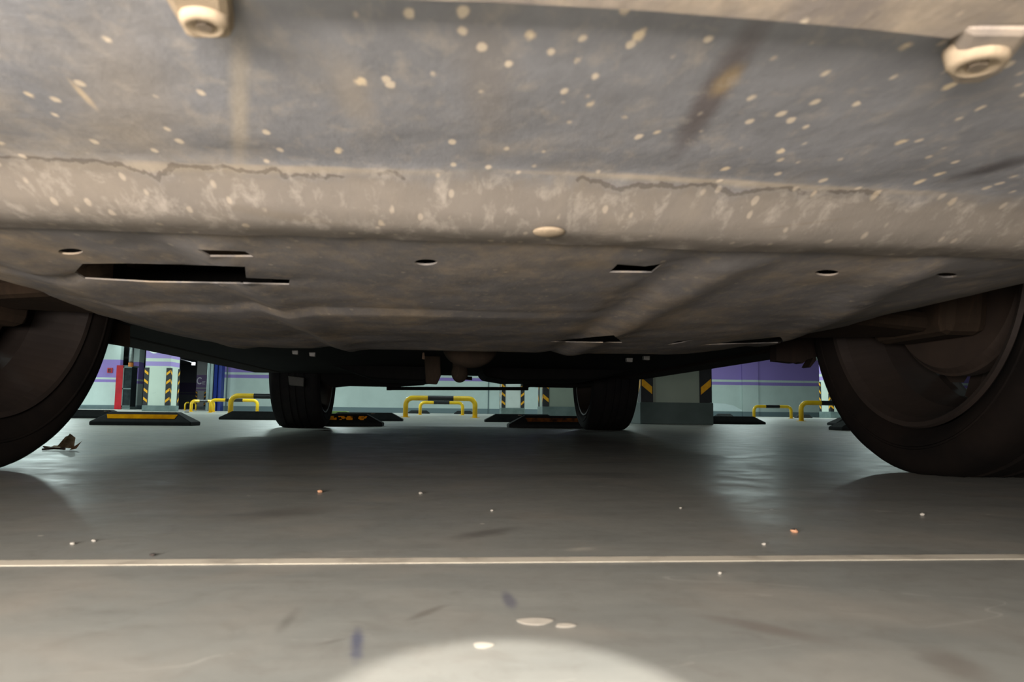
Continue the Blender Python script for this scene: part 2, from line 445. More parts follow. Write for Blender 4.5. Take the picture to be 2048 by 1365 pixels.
# pilaster and joints on the back wall
x0, x1 = at(1485, 780, YB-0.08).x, at(1517, 780, YB-0.08).x
wallbox('trim_2', (x0, YB-0.08, 0), (x1, YB, CEIL), M_wall)
for i, px in enumerate((977, 452)):
    x = at(px, 800, YB-0.02).x
    wallbox('trim_%d' % (3+i), (x-0.015, YB-0.02, 0), (x+0.015, YB, CEIL), M_skirt)
bm = bmesh.new(); box(bm, (-26, 28.68, 0), (XE, 28.7, 0.12)); struct(build('baseboard_left', bm, M_skirt))
# pier between the hose cabinet and the passage
x0, x1 = at(256, 780, 30).x, at(275, 780, 30).x
wallbox('wall_pier', (x0, 30, 0), (x1, 30.5, CEIL), M_wall)
# patched paint low on the back wall
bm = bmesh.new()
pts = [(1400, 805), (1450, 808), (1468, 812), (1484, 821), (1484, 823), (1400, 821)]
prism(bm, [Vector((at(x, y, YB-0.004).x, YB-0.004, at(x, y, YB-0.004).z)) for x, y in pts], (0, 0.003, 0))
struct(build('trim_5', bm, mottled('patch_paint', srgb(196, 208, 208), srgb(186, 200, 200), 4, 0.6)))
for i, (px, py, w, h) in enumerate(((1070, 1245, 70, 14), (966, 1293, 40, 12), (1130, 1253, 40, 8))):
    c = ground(px, py); ax = ground(px+w/2, py)-c; ay = ground(px, py-h/2)-c
    bm = bmesh.new()
    prism(bm, [c+Vector((0, 0, 0.0003))+ax*math.cos(q)*(1+0.15*math.sin(3*q+i))+ay*math.sin(q) for q in [j*math.pi/9 for j in range(18)]], (0, 0, 0.0001))
    struct(build('trim_%d' % (6+i), bm, M_scuff))

# ---------------------------------------------------------------- pillars
def letterC(bm, cx, cz, R, wdt, y, thick=0.004, nx=(1, 0), gap=0.75):
    """letter C in a vertical plane through (cx, y), along direction nx"""
    N = 20; d = Vector((nx[0], nx[1], 0)); nrm = Vector((nx[1], -nx[0], 0))
    o_, i_ = [], []
    for k in range(N+1):
        q = gap + (2*math.pi-2*gap)*k/N
        o_.append(Vector((cx, y, cz)) + d*R*0.8*math.cos(q) + Vector((0, 0, R*math.sin(q))))
        i_.append(Vector((cx, y, cz)) + d*(R*0.8-wdt)*math.cos(q) + Vector((0, 0, (R-wdt)*math.sin(q))))
    for k in range(N):
        prism(bm, [o_[k], o_[k+1], i_[k+1], i_[k]], nrm*thick)
def guard(parent, cx, cy, sx, sy, z0, z1, leg=0.085):
    """corner strip wrapped round a pillar corner; sx, sy point from the pillar outwards"""
    bm = bmesh.new(); th = 0.012
    xa, xb = sorted((cx+sx*th, cx-sx*leg)); ya, yb = sorted((cy+sy*th, cy))
    box(bm, (xa, ya, z0), (xb, yb, z1))
    xa, xb = sorted((cx+sx*th, cx)); ya, yb = sorted((cy, cy-sy*leg))
    box(bm, (xa, ya, z0), (xb, yb, z1))
    nb = len(bm.faces)
    z = z0 + 0.062
    while z + 0.125 < z1 + 0.02:
        e = 0.0015
        # towards the camera
        yy = cy + sy*(th+e)
        x_o, x_i = cx + sx*0.004, cx - sx*(leg-0.008)
        if sy < 0:
            f = [(x_i, yy, z), (x_i, yy, z+0.058), (x_o, yy, z+0.125), (x_o, yy, z+0.066)]
            prism(bm, f, (0, -sy*0.002*-1*-1, 0))
        xx = cx + sx*(th+e)
        y_o, y_i = cy + sy*0.004, cy - sy*(leg-0.008)
        f = [(xx, y_i, z), (xx, y_i, z+0.058), (xx, y_o, z+0.125), (xx, y_o, z+0.066)]
        prism(bm, f, (-sx*0.002, 0, 0))
        z += 0.2
    bm.faces.ensure_lookup_table()
    for f in bm.faces[nb:]: f.material_index = 1
    return build('corner_guard', bm, [M_guard, M_gyel], parent)
def pillar(px0, px1, Y, label, D=0.55, mat=None, ph=0.165, z1=0.96, guards=((-1, -1), (1, -1), (-1, 1), (1, 1)), group=None, matp=None, lip=0.02):
    x0, x1 = at(px0, 800, Y).x, at(px1, 800, Y).x
    c = Vector(((x0+x1)/2, Y+D/2, 0))
    r = thing('pillar', label, 'pillar', c, group)
    bm = bmesh.new(); box(bm, (x0, Y, 0), (x1, Y+D, CEIL)); build('shaft', bm, mat or M_pill, r)
    bm = bmesh.new(); box(bm, (x0-lip, Y-lip, 0), (x1+lip, Y+D+lip, ph)); build('plinth', bm, matp or M_plinth, r, bevel=0.006)
    for sx, sy in guards:
        guard(r, x0 if sx < 0 else x1, Y if sy < 0 else Y+D, sx, sy, ph+0.001, z1)
    return r, x0, x1
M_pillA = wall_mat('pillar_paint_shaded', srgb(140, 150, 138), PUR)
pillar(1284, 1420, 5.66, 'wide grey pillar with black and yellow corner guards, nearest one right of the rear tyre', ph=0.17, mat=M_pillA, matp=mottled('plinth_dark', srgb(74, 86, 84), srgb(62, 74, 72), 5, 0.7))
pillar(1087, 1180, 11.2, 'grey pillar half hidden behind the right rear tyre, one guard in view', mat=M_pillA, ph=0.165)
pillar(1004, 1048, 18.0, 'narrow bright white pillar with guards seen under the bar between the rear tyres', ph=0.165, mat=wall_mat('pillar_white', srgb(214, 222, 220), PUR))
rE, xe0, xe1 = pillar(287, 338, 17.0, 'white pillar with purple bands and lettering beyond the left wheel stop', ph=0.13)
pillar(1661, 1712, 18.5, 'pillar beside the right front tyre with guard stripes and purple band')
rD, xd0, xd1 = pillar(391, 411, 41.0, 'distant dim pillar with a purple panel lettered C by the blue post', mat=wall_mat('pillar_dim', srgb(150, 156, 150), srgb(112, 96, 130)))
def sign(root, x0, x1, Y, big=0.2, cz=1.53, bot=1.34):
    bm = bmesh.new(); letterC(bm, x0+(x1-x0)*0.32, cz, big, big*0.3, Y-0.002)
    build('letter_c', bm, M_white, root)
    bm = bmesh.new()
    s = big*0.42; bx, bz = x0+(x1-x0)*0.74, bot+big*0.42
    y0, y1 = Y-0.006, Y-0.002
    for (a, b, c, d) in ((-s, -s, s, -s*0.72), (-s, s*0.72, s, s), (-s, -s, -s*0.72, s), (-s*0.5, -s*0.12, s*0.7, s*0.12), (-s*0.12, -s*0.55, s*0.12, s*0.55)):
        box(bm, (bx+a, y0, bz+b), (bx+c, y1, bz+d))
    build('small_character', bm, M_white, root)
sign(rE, xe0, xe1, 17.0, 0.2, 1.475, 1.275)
bm = bmesh.new(); letterC(bm, 17.2, 1.475, 0.2, 0.06, 0, nx=(1, 0))
for v in bm.verts: v.co = Vector((xe1+0.002-v.co.y, v.co.x+0.08, v.co.z))
build('letter_c', bm, M_white, rE)
sign(rD, xd0, xd1, 41.0, 0.19)

# ---------------------------------------------------------------- wheel stops
def stop(px0, py, Y, label, px1=None, length=0.6, refl=M_ryel, group='rubber wheel stops on the bay floors', h=0.066, depth=0.15, mat=None, rl=0.33):
    x0 = at(px0, py, Y).x if px0 is not None else at(px1, py, Y).x - length
    if px1 is not None and px0 is not None: length = at(px1, py, Y).x - x0
    c = Vector((x0+length/2, Y+depth/2, 0))
    r = thing('wheel_stop', label, 'wheel stop', c, group)
    bm = bmesh.new(); L, e = length/2, min(0.09, length*0.18)
    prof = [(0, 0, 0), (0, 0.018, 0), (0.035, h, e), (depth-0.035, h, e), (depth, 0.018, 0), (depth, 0, 0)]
    rows = []
    for s in (-1, 1):
        rows.append([bm.verts.new((c.x+s*(L-ins), Y+y, z)) for y, z, ins in prof])
    for i in range(len(prof)):
        j = (i+1) % len(prof)
        bm.faces.new((rows[0][i], rows[0][j], rows[1][j], rows[1][i]))
    for q in rows: 
        bm.faces.new((q[0], q[1], q[4], q[5])); bm.faces.new((q[1], q[2], q[3], q[4]))
    build('block', bm, mat or M_rub, r, bevel=0.004)
    if refl:
        bm = bmesh.new()
        def P(u, v, o):   # on the slanted front face
            y, z = 0.035*v, 0.018+(h-0.018)*v
            n = Vector((0, -(h-0.018), 0.035)).normalized()
            return Vector((c.x+u, Y+y, z)) + n*o
        w = length*rl
        prism(bm, [P(-w, 0.30, 0.0002), P(w, 0.30, 0.0002), P(w+0.01, 0.72, 0.0002), P(-w-0.01, 0.72, 0.0002)], Vector((0, -(h-0.018), 0.035)).normalized()*0.002)
        build('reflector_strip', bm, refl, r)
        for s in (-1, 1):
            bm = bmesh.new(); tube(bm, [(c.x+s*(w+0.035), Y+0.075, h-0.001), (c.x+s*(w+0.035), Y+0.075, h+0.003)], 0.011, 12)
            build('bolt_head', bm, M_bolt, r)
    return r
Y1 = 4.03
stop(177, 855, 3.78, 'black wheel stop with one long yellow reflector strip, beside the left front tyre', px1=381)
stop(None, 855, Y1, 'black wheel stop touching the left rear tyre, orange speckled reflector', px1=764, length=0.54, refl=M_rworn)
stop(1018, 855, Y1, 'black wheel stop touching the right rear tyre, dim worn reflector', length=0.6, refl=mottled('reflector_dim', srgb(120, 70, 20), srgb(40, 26, 14), 30, 0.5))
stop(1684, 860, Y1, 'black wheel stop nearest the right front tyre, left end in view', length=0.6, refl=None)
Y2 = 5.95
stop(None, 840, Y2, 'long dark wheel stop at far left, partly behind the left front tyre', px1=238, refl=None)
stop(437, 838, Y2, 'plain black wheel stop below the left yellow hoops, left of the rear tyre', refl=None)
stop(None, 842, Y2, 'plain black wheel stop right of the left rear tyre, behind the orange speckled one', px1=805, refl=None)
stop(970, 842, Y2, 'plain black wheel stop left of and behind the one at the right rear tyre', refl=None)
stop(1388, 850, Y2+0.1, 'plain black wheel stop right beside the nearest grey pillar', px1=1532, refl=None)
stop(1672, 852, Y2, 'plain black wheel stop showing just behind the one at the right front tyre', refl=None)
stop(815, 826, 19.5, 'tiny far wheel stop by the left legs of the middle hoops', px1=860, refl=None, h=0.085)
stop(908, 826, 19.5, 'tiny far wheel stop by the right legs of the middle hoops', px1=948, refl=None, h=0.085)
stop(1432, 830, 18.5, 'tiny far wheel stop near the foot of the purple wall behind pillar', px1=1468, refl=None, h=0.085)
stop(1594, 832, 17.5, 'tiny far wheel stop behind the leg of the large right hoop', px1=1625, refl=None, h=0.085)
r = thing('green_mat', 'small flat green mat piece near the back wall skirting behind left rear tyre', 'mat', ground(676, 825.5)*1.0)
g0 = Vector(r.location); g0.z = 0
r.location = at(676, 826, 14.0) * Vector((1, 1, 0)) if False else Vector((at(676, 826, 14).x, 14, 0)); ORG[r.name] = Vector(r.location)
bm = bmesh.new(); c = ORG[r.name]
prism(bm, [c+Vector((-0.24, 0, 0)), c+Vector((0.24, 0, 0)), c+Vector((0.15, 0, 0.055)), c+Vector((-0.2, 0, 0.055))], (0, 0.3, 0))
build('pad', bm, M_green, r, bevel=0.008)

# ---------------------------------------------------------------- yellow hoops
def hoop(cx, Y, label, w=0.86, h=0.27, rot=0, rr=0.031, band=0.37):
    c = Vector((cx, Y, 0))
    r = thing('parking_hoop', label, 'parking barrier', c, 'yellow and black parking hoops')
    R = 0.085; pts = [(-w/2, 0, 0), (-w/2, 0, h-rr-R)]
    for k in range(1, 9):
        q = math.pi/2*k/8; pts.append((-w/2+R-R*math.cos(q), 0, h-rr-R+R*math.sin(q)))
    pts += [(-x, y, z) for x, y, z in pts[::-1]]
    cr, sr = math.cos(rot), math.sin(rot)
    tr = lambda p: c + Vector((p[0]*cr-p[1]*sr, p[0]*sr+p[1]*cr, p[2]))
    bm = bmesh.new(); tube(bm, [tr(p) for p in pts], rr, 16)
    build('frame', bm, M_yel, r, smooth=True)
    bm = bmesh.new(); tube(bm, [tr((-w*band/2, 0, h-rr)), tr((w*band/2, 0, h-rr))], rr*1.03, 20)
    build('black_band', bm, M_blk, r, smooth=False)
    for s in (-1, 1):
        bm = bmesh.new(); tube(bm, [tr((s*w/2, 0, 0)), tr((s*w/2, 0, 0.006))], rr*1.9, 16)
        build('foot_plate', bm, M_yel, r)
    return r
cx = lambda px, Y: at(px, 815, Y).x
hoop(cx(534, 9.3), 9.3, 'large yellow hoop with black middle partly behind left rear tyre')
hoop(cx(881, 9.3), 9.3, 'large dark yellow hoop in the gap between the rear tyres')
hoop(cx(1665, 9.3), 9.3, 'large yellow hoop running behind the right front tyre')
hoop(cx(468, 14.5), 14.5, 'bright yellow hoop just right of the blue post, behind the large left one', w=0.86)
hoop(cx(883, 14.5), 14.5, 'small hoop framed inside the large middle one', w=0.82)
hoop(cx(1545, 14.5), 14.5, 'small yellow hoop before the purple wall between pillar and right large hoop', w=0.78)
hoop(cx(405, 17), 17, 'dull yellow hoop seen at an angle before the dim lettered pillar', rot=math.radians(60), w=0.62)
hoop(cx(381, 26), 26, 'faint orange hoop farthest off in the dark passage mouth', rot=math.radians(50), w=0.4, h=0.28, rr=0.025)

# ---------------------------------------------------------------- things by the far walls
Yc = 27.6
xa, xb, xc = at(229, 800, Yc).x, at(243, 800, Yc).x, at(260, 800, Yc).x
zt = at(240, 731, Yc).z
r = thing('hose_cabinet', 'red fire hose cabinet with dark glass door at the end of the left wall', 'cabinet', ((xa+xc)/2, Yc+0.15, 0))
bm = bmesh.new(); box(bm, (xa, Yc, 0), (xb, Yc+0.6, zt)); build('casing', bm, M_red, r, bevel=0.01)
bm = bmesh.new(); box(bm, (xb, Yc+0.02, 0.1), (xc, Yc+0.5, zt-0.05)); d = build('glass_door', bm, M_dglass, r)
bm = bmesh.new()
box(bm, (xb, Yc+0.03, 0), (xc, Yc+0.6, 0.1)); box(bm, (xb, Yc+0.03, zt-0.05), (xc, Yc+0.6, zt))
for z in (0.1, 0.72, zt-0.09): box(bm, (xb, Yc, z), (xc, Yc+0.02, z+0.04))
box(bm, (xb, Yc, 0.1), (xb+0.03, Yc+0.02, zt-0.05))
build('door_frame', bm, M_plinth, r)
p = at(218, 741, 28.6)
bm = bmesh.new(); box(bm, (p.x-0.09, 28.66, p.z-0.09), (p.x+0.09, 28.69, p.z+0.09))
r = thing('wall_sign', 'small red sign on the purple band of the left wall', 'sign', (p.x, 28.69, p.z-0.09)); 
bm2 = bm; build('plate', bm2, M_red, r)
bm = bmesh.new(); box(bm, (p.x-0.045, 28.65, p.z-0.06), (p.x-0.02, 28.66, p.z+0.06))
for z in (-0.06, -0.012, 0.036): box(bm, (p.x-0.045, 28.65, p.z+z), (p.x+0.05, 28.66, p.z+z+0.024))
build('mark', bm, M_blk, r)
# duct
p0, p1 = at(262, 727, 27), at(262, 700, 27)
bm = bmesh.new(); tube(bm, [(p0.x, 27, p0.z), (p0.x, 27, CEIL)], 0.075, 20)
r = thing('air_duct', 'shiny vertical metal duct above the hose cabinet', 'duct', (p0.x, 27, p0.z))
build('duct_pipe', bm, M_steel, r, smooth=True)
bm = bmesh.new(); tube(bm, [(p0.x, 27, p0.z-0.12), (p0.x, 27, p0.z+0.02)], 0.085, 20); build('orange_collar', bm, M_orange, r)
# pipes and blue post
x = at(419, 780, 22.3).x
bm = bmesh.new()
for dx in (-0.045, 0.045): tube(bm, [(x+dx, 22.3, 0), (x+dx, 22.3, CEIL)], 0.042, 16)
tag(build('drain_pipe', bm, M_pipe, shift=(x, 22.3, 0), smooth=True), 'pale vertical twin drain pipe left of the blue post', 'pipe')
x0, x1 = at(427, 780, 22.6).x, at(442, 780, 22.6).x
bm = bmesh.new(); s = (x1-x0)
box(bm, (x0, 22.6, 0), (x0+s*0.42, 22.9, CEIL)); box(bm, (x0+s*0.42, 22.68, 0), (x0+s*0.56, 22.9, CEIL)); box(bm, (x0+s*0.56, 22.6, 0), (x1, 22.9, CEIL))
tag(build('door_track_post', bm, M_blue, shift=(x0, 22.6, 0)), 'tall blue steel post at the left end of the back wall', 'post')
# ceiling pipe run with lamp in the dark passage
a, b = at(355, 717, 38), at(392, 727, 50)
bm = bmesh.new(); tube(bm, [a, b], 0.05, 10)
hz = [a.copy(), b.copy()]
for q in hz:
    tube(bm, [q, (q.x, q.y, CEIL)], 0.012, 6)
tag(build('ceiling_pipe', bm, M_steel, shift=a), 'thin pale pipe hung under the ceiling of the dark passage', 'pipe')
def lamp(px, py, Y, label, w):
    p = at(px, py, Y)
    r = thing('ceiling_lamp', label, 'lamp', (p.x, Y, CEIL), 'far ceiling lamps')
    bm = bmesh.new(); box(bm, (p.x-w/2, Y-0.1, p.z+0.08), (p.x+w/2, Y+0.1, p.z+0.13)); build('housing', bm, M_ceil, r)
    bm = bmesh.new(); box(bm, (p.x-w/2, Y-0.08, p.z-0.08), (p.x+w/2, Y+0.08, p.z+0.079)); build('tube', bm, M_glow, r)
    bm = bmesh.new()
    for s in (-1, 1): tube(bm, [(p.x+s*w*0.3, Y, p.z+0.13), (p.x+s*w*0.3, Y, CEIL)], 0.01, 6)
    build('hanger', bm, M_steel, r)
lamp(387, 728, 46, 'small white lamp at the end of the ceiling pipe', 0.16)
lamp(275, 731, 48, 'left small lamp of the pair glowing beyond the hose cabinet', 0.16)
lamp(282, 731, 48, 'right small lamp of the pair glowing beyond the hose cabinet', 0.16)

# ---------------------------------------------------------------- small things on the floor
p = ground(123, 901)
r = thing('dry_leaf', 'crumpled brown dry leaf on the floor by the left front tyre', 'leaf', p)
bm = bmesh.new(); u = p.y/F
def lp(x, y, dy=0.0): return Vector((p.x + (x-123)*u, p.y+dy, max(0.0008, (901-y)*u)))
def tri(*ps): 
    prism(bm, list(ps), (0, 0.0006, 0.0003))
tri(lp(98, 898), lp(132, 900, -.01), lp(128, 892, .008), lp(104, 893, .01))
tri(lp(120, 896, .0), lp(143, 898, .004), lp(143, 878, .008), lp(134, 870, .004), lp(129, 884, -.004))
tri(lp(112, 895, .005), lp(128, 894, .012), lp(134, 872, .014), lp(124, 876, .01))
tri(lp(143, 897, .0), lp(156, 884, .006), lp(152, 898, -.006), lp(140, 901, -.008))
tri(lp(88, 893, .0), lp(96, 900, -.004), lp(104, 898, .004), lp(98, 895, .008))
build('blade', bm, M_leaf, r)
bm = bmesh.new(); tube(bm, [lp(94, 899, -.012), lp(114, 897, -.013), lp(136, 898, -.014)], [0.0018, 0.0022, 0.0015], 8)
build('stalk', bm, M_leafd, r)
M_peb = mottled('pebble_tan', srgb(196, 150, 116), srgb(150, 110, 84), 200, 0.8)
M_pebw = mottled('pebble_pale', srgb(165, 160, 150), srgb(140, 136, 128), 200, 0.8)
M_pebd = mottled('crumb_dark', srgb(38, 34, 32), srgb(52, 46, 42), 200, 0.9)
for i, (px, py, s, m, lab) in enumerate([
        (1589, 1066, 7, M_peb, 'orange brown pebble with dark top on the floor, right of centre'),
        (841, 989, 4, M_pebw, 'tiny pale grit grain left of centre in the shadow under the car'),
        (984, 1023, 3, M_pebw, 'tiny white grit grain near the middle, before the floor joint'),
        (1845, 1032, 4, M_pebw, 'tiny pale grit grain toward the right front tyre'),
        (1528, 1091, 4, M_pebw, 'tiny pale grit grain just left of the brown pebble, near the joint'),
        (640, 986, 5, M_peb, 'flat tan crumb on the floor between the left tyres'),
        (1440, 1149, 4, M_pebw, 'tiny pale grit grain just in front of the floor joint, right half'),
        (305, 1113, 5, M_pebd, 'dark crumb sitting on the floor joint at left'),
        (145, 1090, 4, M_pebw, 'pale grit chip left of the dark crumb on the joint'),
        (187, 1084, 3.5, M_pebw, 'pale grit dot above the joint at far left'),
        (1361, 1018, 2.5, M_pebw, 'tiny white grain between centre and the brown pebble')]):
    c = ground(px, py); rr = s*c.length/F
    bm = bmesh.new(); rock(bm, c+Vector((0, 0, rr*0.5)), rr, i, (1, 1, 0.6))
    if i == 0:
        for f in bm.faces:
            if f.calc_center_median().z > rr*0.85: f.material_index = 1
    tag(build('pebble', bm, [m, M_pebd] if i == 0 else m, shift=(c.x, c.y, 0), smooth=True), lab, 'pebble', 'grit on the floor')

# ---------------------------------------------------------------- the car
CX = 0.044
YF, YR, RT = 1.07, 3.72, 0.312
car = thing('car', 'parked car seen from below, dusty undertray and four tyres on the floor', 'car', (CX, 0.2, 0))
def zf(x, y):      # front sheet
    xr = abs(x-CX)
    z = 0.206
    t1 = min(1, max(0, (y-0.352)/0.050)); t1 = t1*t1*(3-2*t1)
    z -= 0.019*t1
    if y > 0.405: z += (y-0.405)*0.05
    z += 0.0012*math.sin(x*9+1)*(1-t1) + 0.0015*noise.noise(Vector((x*9, y*9, 0)))
    z += 0.0008*noise.noise(Vector((x*45, y*45, 3)))
    # shallow dent rising to the right
    z += 0.03*max(0, xr-0.55)**1.2
    return z
def ridge(d, w): return math.exp(-(d/w)**2)
def zt_(x, y):     # engine undertray
    y = min(y, 1.45); x = max(-1.2, min(1.2, x))
    xr = abs(x-CX)
    z = 0.1925 - 0.006*min(1, max(0, (y-0.42)/0.5))
    z += 0.6*max(0, xr-0.30)**2
    f = min(1, max(0, (y-0.43)/0.06))
    z -= 0.005*f*ridge(x-0.20-0.02*(y-.5), 0.016)
    z += 0.004*f*ridge(x-0.165-0.02*(y-.5), 0.012)
    z -= 0.005*f*ridge(x+0.155, 0.014) - 0.004*f*ridge(x+0.19, 0.012)
    z -= 0.007*f*ridge(x-(0.31+0.29*(y-0.43)), 0.018)
    z -= 0.006*f*ridge(x+(0.30+0.04*(y-0.5)), 0.02)
    z -= 0.0045*min(1, max(0, (y-0.745)/0.012))*min(1, max(0, (1.0-y)/0.2))*ridge(x+0.12, 0.22)
    z += 0.003*ridge(y-0.60, 0.012)*ridge(x+0.28, 0.14)
    if y > 1.2: z += 0.35*(y-1.2)**1.6
    z += 0.0016*noise.noise(Vector((x*8, y*8, 1))) + 0.0008*noise.noise(Vector((x*30, y*30, 2)))
    return z
def poly_holes(lst, fz):
    out = []
    for h in lst:
        q = []
        for i in range(len(h)):
            a, b = h[i], h[(i+1) % len(h)]; n = max(1, int(math.dist(a, b)/7))
            q += [onsurf(a[0]+(b[0]-a[0])*k/n, a[1]+(b[1]-a[1])*k/n, fz).xy for k in range(n)]
        out.append(q)
    return out
def oval(cx, cy, a, b, n=14): return [(cx+a*math.cos(2*math.pi*k/n), cy+b*math.sin(2*math.pi*k/n)) for k in range(n)]
bm = sheet([(-0.82, 0.13), (0.90, 0.13), (0.90, 0.43), (-0.82, 0.43)], [], zf, 0.012, 0.003)
fs = build('front_splash_panel', bm, M_front, car, smooth=True)
fs.modifiers.new('edges', 'EDGE_SPLIT').split_angle = math.radians(45)
holes = poly_holes([
    [(150, 545), (165, 528), (250, 527), (380, 530), (490, 534), (492, 556), (580, 560), (578, 570), (480, 568), (300, 565), (170, 558)],
    [(395, 500), (490, 503), (507, 514), (420, 514)],
    oval(141, 503.5, 25, 6), oval(852, 525, 23, 6), oval(1654, 546, 24, 6), oval(1893, 551, 22, 5),
    [(1218, 545), (1235, 529), (1290, 533), (1325, 528), (1303, 546)],
    [(1100, 684), (1190, 674), (1228, 671), (1245, 686), (1190, 686)],
    [(1335, 690), (1355, 683), (1388, 680), (1358, 687)],
    [(1408, 690), (1470, 683), (1560, 674), (1570, 686)],
], zt_)
out = [(-0.80, 0.405), (0.88, 0.405), (0.88, 0.52), (0.52, 0.60), (0.50, 0.78), (0.535, 0.97), (0.60, 1.18), (0.56, 1.27),
       (0.3, 1.30), (0.05, 1.31), (-0.25, 1.30), (-0.48, 1.27), (-0.47, 1.1), (-0.43, 0.94), (-0.38, 0.72), (-0.40, 0.60), (-0.8, 0.52)]
bm = sheet(out, holes, zt_, 0.014, 0.0013)
build('engine_undertray', bm, M_tray, car, smooth=True).modifiers.new('edges', 'EDGE_SPLIT').split_angle = math.radians(45)
# lip panel at the very front
def zl(x, y): return 0.1995
pl = [(480, -330), (478, -14), (560, -6), (780, -2), (1000, 5), (1300, 22), (1500, 38), (1600, 46), (1750, 60), (1900, 77), (1960, 50), (2300, 40), (2600, -330)]
bm = sheet([onsurf(x, y, zl).xy for x, y in pl], [], zl, 0.01, 0.004)
build('lip_panel', bm, M_lip, car, bevel=0.0012)
# fastening bosses
def bracket(pts, z, th, name='mounting_tab', mat=None):
    q = [ground(x, y, z) for x, y in pts]
    bm = bmesh.new(); prism(bm, q, (0, 0, th)); return build(name, bm, mat or M_boss, car, bevel=0.003)
def boss(px, py, z, r, mat=None):
    c = ground(px, py, z)
    bm = bmesh.new(); prof = [(0.0, 0.0), (r*0.35, 0.0), (r*0.55, 0.001), (r*0.72, -0.0015), (r, 0.0), (r*1.12, 0.005)]
    seg = 28; rings = []
    for (rad, dz) in prof[1:]:
        rings.append([bm.verts.new((c.x+rad*math.cos(2*math.pi*k/seg), c.y+rad*math.sin(2*math.pi*k/seg), c.z+dz)) for k in range(seg)])
    bm.faces.new(rings[0])
    for a, b in zip(rings, rings[1:]):
        for k in range(seg): bm.faces.new((a[k], a[(k+1) % seg], b[(k+1) % seg], b[k]))
    bm.faces.new(rings[-1])
    o = build('bolt_boss', bm, mat or M_boss, car, smooth=True)
    bm = bmesh.new(); tube(bm, [(c.x, c.y, c.z-0.0012), (c.x, c.y, c.z+0.002)], r*0.36, 6)
    build('bolt', bm, M_bolt, o)
bracket([(300, -40), (455, -40), (468, 84), (372, 84)], 0.199, 0.009)
boss(408, 48, 0.1975, 0.0065)
bracket([(1930, 60), (2075, 62), (2010, 148), (1965, 172), (1905, 176), (1890, 150)], 0.198, 0.010, mat=M_lip)
boss(1955, 128, 0.1965, 0.0085)
# small screw on the flange
c = onsurf(1098, 464, zf)
bm = bmesh.new(); bmesh.ops.create_uvsphere(bm, u_segments=20, v_segments=10, radius=1)
for v in bm.verts: v.co = Vector((c.x+v.co.x*0.009, c.y+v.co.y*0.009, c.z+v.co.z*0.0022))
build('screw_cap', bm, M_boss, car, smooth=True)

# body shell: side profile swept across the width, narrowed above the waist
def arc(cy, cz, r, a0, a1, n=14): return [(cy+r*math.cos(a0+(a1-a0)*k/n), cz+r*math.sin(a0+(a1-a0)*k/n)) for k in range(n+1)]
PB = 0.246
aw = lambda cy: arc(cy, RT, 0.375, math.pi-math.asin((RT-PB)/0.375)*-1, -math.asin((RT-PB)/0.375))
prof = [(0.19, 0.225), (0.15, 0.34), (0.15, 0.52), (0.22, 0.68), (0.42, 0.80), (1.35, 0.98), (2.05, 1.40), (2.6, 1.46), (3.3, 1.45), (4.15, 1.12),
        (4.72, 1.06), (4.80, 0.80), (4.80, 0.50), (4.70, 0.345), (4.3, 0.33)]
rear = [(y, z) for y, z in aw(YR)][::-1]; front = [(y, z) for y, z in aw(YF)][::-1]
rear = [q for q in rear if not (q[0] > YR and q[1] < 0.305)]
prof += [(4.16, 0.302)] + rear + [(3.2, PB), (1.6, PB)] + front + [(0.62, 0.24), (0.45, 0.235)]
def side(x, inset): 
    return [Vector((x*(1 if z < 0.95 else 1-0.22*min(1, (z-0.95)/0.5)) + CX, y, z)) for y, z in prof]
bm = bmesh.new()
xs = [-0.88, -0.80, -0.4, 0, 0.4, 0.80, 0.88]
sect = []
for x in xs:
    pts = side(x, 0)
    if abs(x) > 0.85:
        m = Vector((0, 2.45, 0.7))
        pts = [Vector((p.x, p.y+(m.y-p.y)*0.015, p.z + (0.012 if p.z < 0.3 else 0))) for p in pts]
    sect.append([bm.verts.new(p) for p in pts])
for a, b in zip(sect, sect[1:]):
    for i in range(len(a)):
        j = (i+1) % len(a); bm.faces.new((a[i], a[j], b[j], b[i]))
for q in (sect[0], sect[-1]):
    f = bm.faces.new(q); bmesh.ops.triangulate(bm, faces=[f])
for f in bm.faces:
    c = f.calc_center_median()
    f.material_index = 1 if (c.z < 0.62 and abs(c.x-CX) < 0.79 and 0.3 < c.y < 4.6) or (c.z < PB+0.01) else 0
build('body_shell', bm, [M_body, M_pan], car)
for nm, ys in (('windscreen', ((1.42, 1.03), (2.0, 1.38))), ('rear_window', ((4.05, 1.17), (3.4, 1.42)))):
    bm = bmesh.new(); (ya, za), (yb, zb) = ys; wa, wb = 0.72, 0.62
    prism(bm, [(CX-wa, ya, za+0.012), (CX+wa, ya, za+0.012), (CX+wb, yb, zb+0.012), (CX-wb, yb, zb+0.012)], (0, 0, 0.006))
    build(nm, bm, M_glass, car)
for s in (-1, 1):
    for ya, yb in ((1.75, 2.5), (2.6, 3.4)):
        bm = bmesh.new()
        def sx(z): return CX+s*(0.883*(1-0.22*min(1, (z-0.95)/0.5))+0.006)
        prism(bm, [(sx(1.0), ya, 1.0), (sx(1.0), yb, 1.0), (sx(1.32), yb-0.05, 1.32), (sx(1.32), ya+0.28 if ya < 2 else ya, 1.32)], (s*0.004, 0, 0))
        build('side_window', bm, M_glass, car)
for s in (-1, 1):
    bm = bmesh.new(); box(bm, (CX+s*0.66-0.14, 0.175, 0.56), (CX+s*0.66+0.14, 0.30, 0.68)); build('headlight', bm, M_glass, car, bevel=0.02)
    bm = bmesh.new(); box(bm, (CX+s*0.68-0.13, 4.76, 0.78), (CX+s*0.68+0.13, 4.815, 0.92)); build('tail_light', bm, M_red, car, bevel=0.02)

